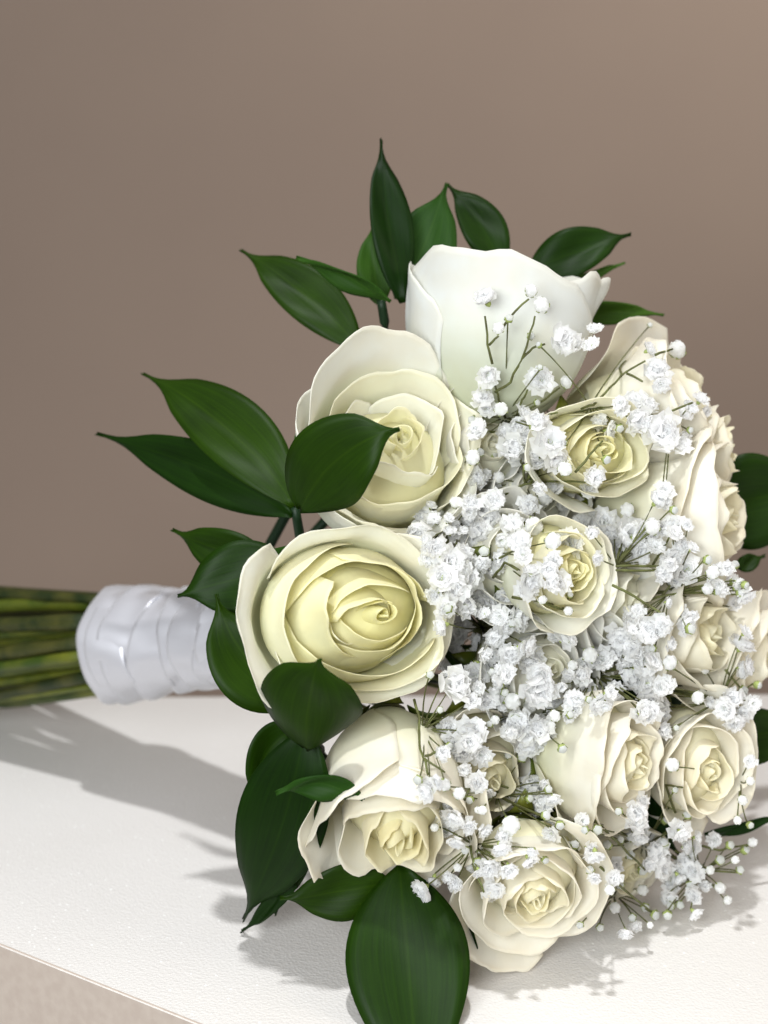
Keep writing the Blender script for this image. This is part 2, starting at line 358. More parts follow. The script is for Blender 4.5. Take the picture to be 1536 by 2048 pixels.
COOL = (.98, 1.0, 1.02); WARM = (1.0, .975, .915)
rose('large open rose at the top seen from its smooth outer side', 1002, 574, -1.5, (.10, .74, .10), 176, 1.9, 5, 11, 0, .3, 320, yel=.4, slant=0, tint=(.915, .925, .92), rmax=.66,
     extra=[dict(phi=207, Rm=1.06, tf=1.0, h=1.15, curl=.05, W=88, roll=.06, wave=.2, drop=.34, dexp=2.0, point=.0), dict(phi=130, Rm=1.0, tf=1.02, h=1.0, curl=.2, W=56, roll=.15, wave=.4, drop=.3), dict(phi=278, Rm=1.03, tf=1.02, h=1.06, curl=.2, W=64, roll=.15, wave=.5, drop=.3),
            dict(phi=355, Rm=.95, tf=1.02, h=1.04, curl=.3, W=70, wave=1.2), dict(phi=300, Rm=.98, tf=1.08, h=1.06, curl=.3, W=52, wave=1.4, drop=.3)])
rose('big rose with a pale yellow heart behind a dark pointed leaf', 800, 876, 1.2, (.26, .48, .84), 150, 2.0, 6, 22, 0, .3, 200, yel=1.1, rmax=.66, cin=.28, slant=.06, tint=(1, .998, .97),
     extra=[dict(phi=285, Rm=.84, tf=1.0, h=.90, W=80, curl=.25, roll=.4, slant=.06, cy=.55), dict(phi=246, Rm=.96, tf=1.04, h=.76, W=68, curl=.8, roll=.6, point=.06, cy=.25), dict(phi=10, Rm=.98, tf=1.08, h=.96, W=70, curl=.3, cy=.3),
            dict(phi=80, Rm=.88, tf=1.06, h=1.05, W=84, curl=.2, cy=.4), dict(phi=112, Rm=1.12, tf=1.12, h=1.34, curl=.35, W=70, roll=.2, wave=.3, dexp=2.0, drop=.3), dict(phi=180, Rm=1.2, tf=1.12, h=.98, W=58, curl=.3), dict(phi=325, Rm=1.02, tf=1.1, h=.84, W=62, curl=.6, roll=.5)])
q = dict(curl=.04, roll=.12, wave=.25, drop=.20, point=.01)
rose('tight pointed rose with greenish yellow rolled petals on the near side', 738, 1230, 4.0, (.42, .02, .90), 150, 1.85, 2, 33, 1.0, .2, 60, yel=1.5, cin=.30, rmax=.36, tint=(1, .997, .945), sq=(1.16, .93), off=(.14, .02), slant=.1,
     extra=[dict(q, phi=70, Rm=0.588, tf=.42, h=1.07, W=118, slant=.10, cy=1.05), dict(q, phi=235, Rm=0.678, tf=.48, h=1.03, W=100, slant=.16, cy=1.05), dict(q, phi=130, Rm=0.768, tf=.56, h=1.00, W=98, slant=-.20, cy=1.0),
            dict(q, phi=285, Rm=0.836, tf=.60, h=.99, W=88, slant=.12, cy=1.0), dict(q, phi=215, Rm=0.904, tf=.66, h=.955, W=84, slant=-.22, cy=.95), dict(q, phi=20, Rm=0.927, tf=.74, h=.96, W=86, slant=.1, cy=1.0),
            dict(q, phi=95, Rm=0.994, tf=.78, h=.94, W=86, slant=-.10, cy=.95), dict(q, phi=255, Rm=1.028, tf=.84, h=.93, W=80, slant=.14, cy=.8), dict(q, phi=165, Rm=1.085, tf=.92, h=.905, W=78, slant=.08, cy=.6, curl=.2),
            dict(phi=330, Rm=1.06, tf=.97, h=.92, W=76, curl=.5, cy=.4), dict(phi=78, Rm=1.07, tf=1.0, h=.90, curl=.8, W=72, roll=.6, cy=.1), dict(phi=275, Rm=1.08, tf=1.02, h=.86, curl=.85, W=70, roll=.7, cy=.1),
            dict(phi=188, Rm=1.20, tf=1.20, h=.90, curl=.7, W=56, roll=.6), dict(phi=5, Rm=1.05, tf=1.1, h=.85, curl=.9, W=60)])
rose('pale rose pointing down at the lower left with ruffled heart', 795, 1680, 3.6, (.06, -.62, .76), 142, 2.6, 8, 44, 0, .35, 120, slant=.14, tint=WARM, rmax=.78,
     extra=[dict(phi=75, Rm=1.0, tf=.98, h=.97, curl=.15, W=78, roll=.15, wave=.4, drop=.14), dict(phi=150, Rm=1.06, tf=1.06, h=.95, curl=.3, W=62, roll=.3, drop=.16), dict(phi=10, Rm=1.02, tf=1.04, h=.96, curl=.3, W=60, roll=.3, drop=.16),
            dict(phi=205, Rm=1.02, tf=1.22, h=.96, curl=.5, W=50, point=.12), dict(phi=270, Rm=1.0, tf=1.14, h=.95, curl=.7, W=66, roll=.6, wave=1.3), dict(phi=320, Rm=1.02, tf=1.14, h=.95, curl=.6, W=56, roll=.6, wave=1.3)])
rose('lowest rose resting on the board with loose drooping outer petals', 1072, 1808, 3.0, (.12, -.52, .85), 122, 2.0, 12, 55, .2, .7, 300, off=(.0, .15), tint=WARM, yel=.65,
     extra=[dict(phi=235, Rm=1.25, tf=1.2, h=1.0, curl=.2, W=46)])
rose('rose facing right with a pointed outer petal hanging down', 1272, 1532, 2.0, (.72, -.16, .62), 122, 2.1, 11, 66, .1, .6, 10, sq=(.8, 1.05), tint=WARM, yel=.65,
     extra=[dict(phi=238, Rm=1.12, tf=1.34, h=.72, curl=1.0, W=40, point=.30, drop=.4, dexp=1.6), dict(phi=180, Rm=1.08, tf=1.06, h=.92, W=70, curl=.3)])
rose('rose at the lower right edge with folded petals', 1420, 1545, .3, (.42, -.16, .86), 112, 2.0, 11, 77, .1, .8, 80, slant=.18, sq=(.85, 1.1), tint=WARM, yel=.65)
rose('rose facing the right edge above the lower baby breath', 1418, 1268, -.6, (.80, .02, .55), 134, 2.1, 11, 88, .1, .7, 150, tint=WARM, yel=.65)
rose('small yellow centred rose in the middle of the flowers', 1145, 1140, 2.6, (.50, .0, .84), 108, 2.1, 11, 99, .4, .5, 30, yel=1.2, tint=(1, .995, .95), sq=(.9, 1))
rose('yellow centred rose above the middle of the flowers', 1205, 900, 1.4, (.34, .02, .92), 116, 2.0, 11, 110, .3, .5, 250, yel=1.25, tint=(1, .995, .94), sq=(1.08, .84))
rose('rose turned away on the right with one big smooth petal', 1450, 1035, -1.3, (.84, .02, .30), 142, 2.2, 11, 121, 0, .7, 200, yel=.6, tint=WARM,
     extra=[dict(phi=190, Rm=1.06, tf=1.08, h=1.0, curl=.3, W=80, roll=.2, wave=.3, drop=.12)])
rose('rose at the upper right seen from the side', 1388, 802, -2.0, (.74, .36, .26), 150, 2.2, 11, 132, 0, .75, 100, yel=.6, tint=WARM)
rose('rose tucked under the upper right one with wavy rims', 1450, 900, -2.6, (.82, .2, .2), 112, 2.1, 11, 143, 0, .9, 0, yel=.6, tint=WARM)
rose('rose cut off by the right edge of the picture', 1530, 1310, -2.6, (.8, -.2, .3), 95, 2.1, 10, 154, 0, .8, 0, yel=.7, tint=WARM)
rose('shaded rose half hidden under the lower baby breath', 985, 1560, 1.2, (.35, -.25, .85), 122, 2.0, 11, 165, .2, .6, 200, yel=.7, tint=WARM)
rose('rose almost covered by baby breath beside the middle rose', 1030, 1100, 1.2, (.3, .1, .9), 116, 2.0, 10, 176, .3, .6, 100, yel=.6)
rose('rose behind the thin stems right of the middle', 1265, 1200, .2, (.6, .0, .7), 122, 2.0, 10, 187, .3, .6, 180, yel=.6)
rose('rose hidden behind the low baby breath at the right', 1260, 1740, -1.2, (.5, -.5, .6), 95, 2.0, 10, 198, .2, .6, 180, yel=.7, tint=WARM)
rose('rose buried under baby breath below the middle', 1100, 1340, 1.0, (.4, .1, .85), 122, 2.0, 10, 209, .3, .6, 180, yel=.5)
rose('rose deep under the baby breath beside the big left rose', 985, 885, -.2, (.3, .1, .9), 105, 2.0, 9, 221, .3, .5, 100, yel=.5)
rose('rose deep under the upper yellow centred rose', 1080, 985, -.4, (.3, .1, .9), 105, 2.0, 9, 232, .3, .5, 60, yel=.5)
BVH = BVHTree.FromPolygons(OCC_V, OCC_F)
CAMP = Vector(cam.location)
def surf(x, y, default=0.0):
    """z (cm) of the flower surface seen at a pixel"""
    d = (px(x, y, 0) - CAMP).normalized()
    h = BVH.ray_cast(CAMP, d)
    if h[0] is None: return default
    lc = CM.inverted() @ h[0]
    return (D0 + lc.z) * 100

# ---- ruscus leaves
def leaf_geo(b, c, t, wpx, roll, fold, side=0.0, acum=1.0, rnd_=.95):
    n, k = 25, 9
    mid = bez(b, c, t, n); vs, uv = [], []
    Lh = (t - b).length
    for j in range(n):
        s = j / (n - 1)
        T = (mid[min(j + 1, n - 1)] - mid[max(j - 1, 0)]).normalized()
        n0 = (CAMP - mid[j]).normalized(); n0 = (n0 - T * n0.dot(T)).normalized()
        n0 = Matrix.Rotation(R_(roll[0] if not isinstance(roll, tuple) else lerp(roll[0], roll[1], s)) if isinstance(roll, tuple) else R_(roll), 3, T) @ n0
        S = T.cross(n0)
        wd = wpx * .5 / FPX * D0 * (math.sin(math.pi * min(1, s / .975) ** .84) ** rnd_ if s < .975 else 0)
        wd = max(wd, .00035 if s > .9 else .0009 if s < .08 else 0)
        if s > .74: wd = lerp(wd, .0005, ss(.74, 1, s) * .8 * acum)
        for i in range(k):
            u = -1 + 2 * i / (k - 1)
            q = abs(u) * wd
            vs.append(mid[j] + S * (u * wd * math.cos(R_(fold))) + n0 * (q * math.sin(R_(fold)) * (1.25 - .5 * abs(u)) + side * u * u * wd) + n0 * (.0006 * math.sin(9 * s + 3 * u)))
            uv.append((s, u * .5 + .5))
    return vs, grid_faces(k, n), uv
def sprig(stem_pts, leaves, rad=.0019, label=None):
    pts = [px(*p) for p in stem_pts] + [BIND]
    fine = []
    for i in range(len(pts) - 1):
        for q in range(4): fine.append(pts[i].lerp(pts[i + 1], q / 4))
    fine.append(pts[-1]); vs, fs = [], []
    tube(vs, fs, fine, [rad * (.75 + .25 * i / len(fine)) for i in range(len(fine))], 7)
    st = put('ruscus_sprig', mesh('ruscus_sprig', vs, fs, M_STEMDK), bouquet, TB, label)
    for lf in leaves:
        b, c, t, wpx = lf[:4]; kw = lf[4] if len(lf) > 4 else {}
        v, f, u = leaf_geo(px(*b), px(*c), px(*t), wpx, kw.get('roll', 0), kw.get('fold', 17), kw.get('side', 0), kw.get('acum', 1), kw.get('rnd', .95))
        o = put('leaf', mesh('leaf', v, f, M_LEAF2 if kw.get('pale') else M_LEAF, None, u), st, None, kw.get('label'))
        md = o.modifiers.new('thickness', 'SOLIDIFY'); md.thickness = .00035
sprig([(762, 600, -2.5), (772, 660, -3)], [
    ((806, 606, -2.4), (772, 440, -2.2), (762, 278, -3.4), 100, dict(roll=22, fold=18)),
    ((795, 600, -3.4), (852, 500, -3.2), (893, 366, -3.4), 150, dict(roll=-8, pale=1, fold=8)),
    ((765, 612, -3.4), (740, 540, -3.4), (748, 440, -3.6), 80, dict(pale=1)),
    ((722, 700, -3), (610, 570, -3.6), (480, 500, -4.6), 122, dict(roll=12)),
    ((782, 602, -1.8), (690, 545, -1.6), (592, 516, -2.2), 66, dict(roll=-48, fold=28, pale=1)),
], label='ruscus sprig fanning out at the top left of the roses')
sprig([(985, 545, -4.2), (960, 700, -5)], [
    ((1002, 545, -4), (975, 440, -4), (893, 368, -4), 100, dict(roll=10)),
    ((1055, 545, -4.4), (1150, 500, -4.2), (1262, 467, -4.6), 112, dict(roll=-15)),
    ((1100, 570, -4.8), (1180, 555, -5), (1250, 526, -5.2), 30, dict(pale=1, roll=40)),
    ((1120, 625, -4.5), (1210, 620, -4.5), (1328, 630, -4.8), 58, dict(roll=20, pale=1)),
    ((1240, 690, -5), (1290, 668, -5), (1340, 690, -5.2), 40, dict()),
], label='ruscus sprig behind the top rose')
sprig([(590, 1015, -.6), (606, 1110, -1.6)], [
    ((588, 1012, -.6), (470, 830, -1.8), (284, 747, -4), 158, dict(roll=14, fold=16)),
    ((584, 1030, -.6), (430, 930, -1.8), (192, 868, -4), 122, dict(roll=-10, fold=14)),
    ((600, 1022, 2.2), (660, 890, 4.6), (799, 857, 4.8), 168, dict(roll=-6, fold=10, rnd=.8, label='dark leaf lying across the face of a rose')),
    ((598, 960, -1.4), (592, 900, -1.4), (602, 845, -1.6), 24, dict(roll=20, pale=1)),
], label='ruscus sprig reaching out to the left')
sprig([(600, 1150, -.4), (580, 1220, -2)], [
    ((545, 1130, -.8), (450, 1110, -.6), (343, 1060, -2), 104, dict(roll=-15)),
    ((590, 1140, .2), (470, 1150, .5), (355, 1193, .2), 150, dict(roll=10, fold=8, rnd=.8)),
    ((700, 1085, 1.2), (600, 1150, 1.6), (508, 1105, .8), 105, dict(roll=-30, pale=1, acum=0, fold=20)),
    ((620, 1390, 1.2), (470, 1350, 1.6), (432, 1188, 1.4), 170, dict(roll=8, fold=10)),
], label='ruscus leaves between the satin handle and the near rose')
sprig([(612, 1470, 2.2), (640, 1500, .5)], [
    ((612, 1500, 3.6), (610, 1410, 5.6), (638, 1320, 6.4), 190, dict(roll=-8, fold=4, side=-.38, acum=.9, rnd=.72)),
    ((600, 1452, 2.0), (520, 1480, 2.2), (502, 1610, 2.0), 92, dict(roll=-20)),
    ((612, 1455, 3.2), (575, 1660, 3.0), (486, 1842, -.6), 180, dict(roll=10, fold=12, label='longest dark leaf pointing down to the board')),
    ((590, 1580, 1.6), (590, 1700, 1.2), (550, 1830, .2), 100, dict(roll=10)),
    ((728, 1598, 4.4), (640, 1545, 4.6), (552, 1588, 4.4), 66, dict(roll=-40, pale=1, fold=20)),
    ((590, 1770, 1.2), (545, 1810, .4), (482, 1864, -.6), 36, dict(roll=20)),
], label='ruscus sprig hanging down at the lower left')
sprig([(800, 1740, 1.4), (760, 1650, 0)], [
    ((780, 1760, 2.2), (680, 1790, 2.6), (560, 1798, 2.6), 116, dict(roll=-24, pale=0, fold=10)),
    ((800, 1730, 2.4), (815, 1940, 3.6), (845, 2230, 5.2), 232, dict(roll=0, fold=6, label='broad leaf lying on the board in front of the roses')),
    ((925, 1800, 1.4), (930, 1870, 1.8), (958, 1926, 2.0), 34, dict(roll=30)),
], label='ruscus leaves under the lowest roses')
sprig([(1470, 1010, -5), (1380, 1050, -6)], [
    ((1400, 1010, -5.0), (1500, 1005, -5.0), (1640, 970, -5.4), 225, dict(roll=10)),
    ((1470, 1130, -4.6), (1495, 1130, -4.6), (1530, 1110, -5), 40, dict()),
    ((1480, 1250, -4.6), (1495, 1240, -4.6), (1515, 1222, -5), 34, dict()),
], label='dark ruscus leaf at the right edge beside the roses')
sprig([(1430, 1460, -4), (1360, 1450, -5)], [
    ((1420, 1470, -3.4), (1500, 1480, -3.4), (1620, 1450, -4), 130, dict(roll=10)),
    ((1410, 1672, -2.4), (1480, 1655, -2.6), (1570, 1632, -3.0), 30, dict(roll=35)),
], label='ruscus leaves low at the right edge')

sprig([(1000, 1250, -2), (800, 1270, -4)], [
    ((980 + dx * .35, 1250 + dy * .35, -2.4), (980 + dx * .7, 1250 + dy * .7 + 20, -1.4), (980 + dx, 1250 + dy, zt), 190, dict(roll=rl))
    for (dx, dy, zt, rl) in ((60, -330, -.8, 10), (-90, -190, .4, -20), (130, 60, .4, 20), (330, 60, -1.6, 0), (260, 240, -1.2, 15), (60, 260, .4, -10), (-60, 420, .2, 30), (180, 480, -1.4, 0), (420, 180, -3, 20), (-40, 120, 1.0, 0), (380, 460, -2.4, 10), (200, -150, -.6, 0))],
    label='ruscus leaves deep between the roses')

# ---- baby's breath
def floret_mesh(seed, layers=((12, 1.0, 68), (11, .92, 50), (10, .76, 33), (8, .52, 16))):
    rnd = random.Random(seed); vs, fs, fm = [], [], []
    for (n, ln, tilt) in layers:
        for k in range(n):
            a = 2 * math.pi * (k + rnd.uniform(-.25, .25)) / n; tl = R_(tilt + rnd.uniform(-13, 13)); l = ln * rnd.uniform(.82, 1.12)
            c, s = math.cos(a), math.sin(a); b = len(vs)
            for j, (q, wd) in enumerate(((0, .08), (.45, .25), (.8, .37), (1.0, .33))):
                t2 = tl - .5 * (q - .4) * rnd.uniform(-.3, 1.5); r = l * q * math.sin(t2); z = l * q * math.cos(t2) * .75
                for i, u in enumerate((-1, 0, 1)):
                    ext = ((-.06 if u == 0 else .0) + rnd.uniform(-.07, .07)) if j == 3 else 0
                    cup = .07 * abs(u) * q + rnd.uniform(-.045, .045) * q
                    rr = r + ext * l
                    vs.append(V(c * rr - s * wd * u * l, s * rr + c * wd * u * l, z + cup))
            g = grid_faces(3, 4, b); fs += g; fm += [0] * len(g)
    b = len(vs)   # green eye and calyx
    for (r, z) in ((.05, -.35), (.17, -.2), (.20, .0), (.10, .10)):
        for i in range(7): vs.append(V(r * math.cos(i * .898), r * math.sin(i * .898), z))
    g = grid_faces(7, 4, b, True); fs += g; fm += [1] * len(g)
    for k in range(6):
        a = rnd.uniform(0, 6.28); b = len(vs); r = .16 * rnd.random(); x, y = r * math.cos(a), r * math.sin(a); h = rnd.uniform(.28, .42)
        vs += [V(x - .03, y, h - .2), V(x + .03, y, h - .2), V(x * 1.3, y * 1.3 + .03, h)]; fs.append((b, b + 1, b + 2)); fm.append(2)
    return mesh('floret', vs, fs, [M_GYP, M_GYPG, M_GYPE], fm)
def bud_mesh(seed, green=False):
    rnd = random.Random(seed); vs, fs, fm = [], [], []
    nr, nc = 9, 12
    for j in range(nr):
        t = j / (nr - 1); ang = t * math.pi
        for i in range(nc):
            a = 2 * math.pi * i / nc + t * .9
            lobe = 1 + .11 * math.cos(5 * a + .5) * math.sin(ang) ** .7
            r = math.sin(ang) ** .85 * .72 * lobe; z = -math.cos(ang) * .80 - .12 * ss(.88, 1, t)
            vs.append(V(r * math.cos(a), r * math.sin(a), z))
    g = grid_faces(nc, nr, 0, True); fs += g
    fm += [(1 if (k // nc) < (5 if green else 2) else 0) for k in range(len(g))]
    if not green:
        for k in range(5):      # loose petal edges at the mouth of the bud
            a = 2 * math.pi * k / 5 + .4; b = len(vs)
            for q, (rr, zz, wd) in enumerate(((.70, .05, .32), (.66, .50, .34), (.40, .80, .22), (.18, .80, .06))):
                for u in (-1, 0, 1):
                    aa = a + u * wd; vs.append(V(rr * 1.08 * math.cos(aa) + .02 * u, rr * 1.08 * math.sin(aa), zz))
            g = grid_faces(3, 4, b); fs += g; fm += [0] * len(g)
    for k in range(5):          # calyx teeth
        a = 2 * math.pi * k / 5; b = len(vs)
        for q, (rr, zz, wd) in enumerate(((.30, -.78, .25), (.70, -.45, .24), (.80, -.05, .04))):
            for u in (-1, 1): vs.append(V(rr * 1.06 * math.cos(a + u * wd), rr * 1.06 * math.sin(a + u * wd), zz))
        g = grid_faces(2, 3, b); fs += g; fm += [1] * len(g)
    return mesh('bud', vs, fs, [M_GYP, M_GYPG], fm)
FL = [floret_mesh(300 + k) for k in range(5)] + [floret_mesh(310 + k, ((12, 1.0, 70), (11, .9, 54), (9, .74, 40))) for k in range(3)] + [floret_mesh(320 + k, ((11, 1.0, 54), (10, .92, 38), (9, .78, 22), (6, .6, 8))) for k in range(4)]
BD = [bud_mesh(340 + k) for k in range(3)]; GB = [bud_mesh(350 + k, True) for k in range(2)]
# nodes where the sprigs branch, seen between the roses (x, y) : label
NODES = [(1010, 835), (1180, 812), (1050, 968), (990, 1105), (1232, 1132), (1120, 1215), (965, 1255), (1190, 1350), (1345, 1185), (845, 1460),
         (995, 1590), (1060, 1420), (1290, 1690), (1440, 1400), (945, 1690), (930, 930), (1340, 850), (1480, 1560), (1230, 1790), (1400, 1745), (900, 1060)]
FLO = """975 605 30 s;1118 680 33;1150 692 26 s;1188 662 18 s;1184 694 20 s;975 748 25;1083 760 31;965 805 26 s;1312 742 28;1294 702 20 s;1322 766 20;
1398 803 22 s;1268 808 28;1243 818 20;1320 868 42;1362 835 24 s;1360 895 26 s;1214 862 24 s;1190 950 27;1052 882 34;1020 897 32;1100 884 38;1106 915 30;
955 955 25;1035 850 22;1005 862 20;960 862 25 s;970 1035 42;940 1012 25;1000 1062 28;840 1065 32;870 1043 25 s;935 1080 35;905 1060 25;1110 984 25 s;1060 1012 25;
1040 1090 29;1140 1088 32;1310 1006 27 s;1255 1075 43;1205 1045 28;1226 1062 26;1350 1055 26;1310 1096 20;1360 1092 22;1376 1140 34;1345 1115 22;1340 1152 20;
1450 1138 20;1482 1187 25 s;1460 1165 20;1055 1160 30;1110 1160 29;895 1130 38;945 1145 37;980 1180 34;915 1175 30;960 1206 26;1000 1195 22;926 1212 25;1030 1235 30 s;
1000 1232 22;905 1275 36;960 1280 24;990 1272 26;1125 1280 25 s;1060 1320 32;1020 1310 25;905 1375 40;950 1352 28;980 1330 26;936 1330 24;1075 1378 38;945 1465 34;
905 1490 30;880 1512 22;1060 1475 38;1030 1466 30;1086 1460 30;1205 1322 28;1240 1270 30;1286 1266 33;1290 1320 32;1250 1350 36;1225 1385 28;1195 1402 28;1150 1402 24;
1172 1385 24;1280 1356 28;1320 1410 34;1300 1394 28;1290 1422 28;1256 1240 22;1366 1238 26 s;1372 1252 20;1470 1396 28;1450 1416 24;1485 1420 24;1468 1442 22;
1490 1332 22 s;1480 1296 28 s;955 1565 25;860 1582 26 s;905 1630 30 s;1075 1585 34;1060 1565 24;1092 1606 28;1105 1665 22 s;1056 1716 22 s;980 1730 26;1000 1690 25;
990 1772 26;915 1680 22 s;910 1770 20;850 1775 26 s;1190 1705 25 s;1280 1645 30;1272 1668 24;1355 1660 24;1305 1700 30;1316 1736 30 s;1226 1732 25;1370 1716 24;
1390 1742 24;1392 1786 24;1430 1680 16;1250 1862 18 s;1500 1522 15;1385 1690 22;1345 1770 20;1270 1845 18;1330 1800 18;895 1330 22;1010 1350 22;1095 1330 24;1110 1400 24;
1000 1130 26;960 1060 26;985 1000 24;1080 850 24;1075 905 26;890 1215 24;930 1240 26;1000 1420 22;970 1400 24;1040 1440 26;1270 1300 24;1235 1310 24;1165 1350 24;1330 1370 22;
925 1510 22;1440 1180 18;1420 1160 16;1325 1055 22;1285 1060 22;1230 1095 24;1280 1100 24;870 1090 22;860 1120 22;1165 1640 16;965 1660 18;935 1650 18;1020 1740 18"""
BUDS = """1062 582 17;1083 610 22;997 657 16;1133 765 17;1002 818 18;1355 700 22;1130 938 20;998 955 17;945 915 20;910 1005 15;880 1025 11;1090 995 20;1068 1052 25;
1105 1082 23;1255 1020 20;1305 1055 20;1425 1145 18;1415 1178 16;1137 1222 13;1085 1200 12;990 1386 15;1025 1402 22;1060 1412 20;990 1440 14;1110 1432 16;1180 1310 22;
1145 1330 14;1340 1326 20;1396 1395 18;1345 1530 18;890 1570 17;918 1587 17;870 1655 12;965 1620 12;1022 1650 25;915 1735 12;940 1735 10;1285 1780 15;1220 1780 14;
1230 1815 16;1440 1775 14;1455 1800 12;1505 1685 13;1485 1600 13;1500 1562 12;1475 1640 12;1300 1850 10;1420 1740 12;1470 1720 11;1120 660 9;955 1620 10"""
GREENB = """1018 637 8;1062 672 7;1078 690 6;1080 735 6;1074 805 6;930 1215 6;1290 1245 7;1300 650 5;1415 1120 9;1470 1130 8;1490 1170 7;1380 860 6;1120 1650 9;1150 1690 9;
1170 1660 8;1195 1660 9;1215 1690 9;1240 1680 8;1260 1710 9;1285 1740 9;1180 1740 8;1330 1640 8;1345 1610 8;1350 1580 6;1375 1630 8;1460 1690 8;1490 1700 8;1440 1720 9;1480 1740 8;
1350 1760 9;1380 1770 8;1335 1740 9;1310 1830 9;1335 1830 9;1360 1810 8;1290 1815 8;1240 1770 8;1500 1650 7;940 1600 8;930 1700 8;960 1700 7;1090 1720 7;880 1420 7;900 1440 8;
985 1345 8;1000 1370 8;1010 1385 8;945 840 8;960 905 8;985 910 8;1140 1190 6;1410 1340 8;1500 1340 9;1515 1370 8;860 1350 8;980 1660 7;1040 1600 7;1140 1430 7;1160 1850 7;1200 1855 7;1265 1835 8"""
def parse(s):
    out = []
    for e in s.replace('\n', '').split(';'):
        q = e.split()
        if q: out.append((float(q[0]), float(q[1]), float(q[2]), len(q) > 3))
    return out
sprigs = []
for (x, y) in NODES:
    zz = surf(x, y, -2.0)
    sprigs.append(dict(x=x, y=y, z=zz - .3, p=px(x, y, zz - .3), items=[], vs=[], fs=[]))
def table_z(y):    # z of the board under a pixel row
    al = R_(PITCH) + math.atan((y - 1024) / FPX)
    return 50 - (CAM_H / math.tan(al) * math.cos(R_(PITCH)) + CAM_H * math.sin(R_(PITCH))) * 100
def near(x, y):
    return min(sprigs, key=lambda s: (s['x'] - x) ** 2 + (s['y'] - y) ** 2)
rg = random.Random(5)
def place(lst, kind):
    for (x, y, r, side) in lst:
        z0 = surf(x, y, None)
        sp = near(x, y)
        if z0 is None: z0 = sp['z'] - .2
        if y > 1500: z0 = max(z0, table_z(y) + .5)
        dx, dy = x - 1000, y - 1240
        z = z0 + rg.uniform(.5, 1.3) + (.25 if kind == 'bud' else 0)
        p = px(x, y, z); d = D0 - z * .01
        rad = r / FPX * d * {'floret': 1.13, 'bud': .98, 'green': 1.5}[kind]
        tilt = rg.uniform(40, 64) if side else rg.uniform(5, 40)
        az = rg.uniform(0, 6.28) if not side else math.atan2(-dy, dx) + rg.uniform(-1.2, 1.2)
        if kind == 'floret': ax = dirc(math.sin(R_(tilt)) * math.cos(az), math.sin(R_(tilt)) * math.sin(az), math.cos(R_(tilt)))
        else: ax = (p - sp['p']).normalized() * .7 + dirc(rg.uniform(-.5, .5), rg.uniform(-.5, .5), .6)
        sp['items'].append((kind, p, ax.normalized(), rad, (x, y, z)))
fl = parse(FLO)
for (x, y, q, sd) in list(fl):          # the smaller blossoms crowded behind the big ones
    if q >= 20 and y > 800: fl.append((x + rg.uniform(-1.1, 1.1) * q, y + rg.uniform(-1.1, 1.1) * q, q * rg.uniform(.62, .85), rg.random() < .4))
for (x, y, q, sd) in list(fl[:190]):
    if q >= 24 and y > 980 and x > 850: fl.append((x + rg.uniform(-1.6, 1.6) * q, y + rg.uniform(-1.6, 1.6) * q, q * rg.uniform(.5, .75), rg.random() < .4))
place(fl, 'floret'); place(parse(BUDS), 'bud'); gb = parse(GREENB)
for k in range(70):
    x, y, q, sd = rg.choice(fl[:170])
    if y > 850: gb.append((x + rg.uniform(-1.6, 1.6) * q, y + rg.uniform(-1.6, 1.6) * q, rg.uniform(6, 10), False))
place(gb, 'green')
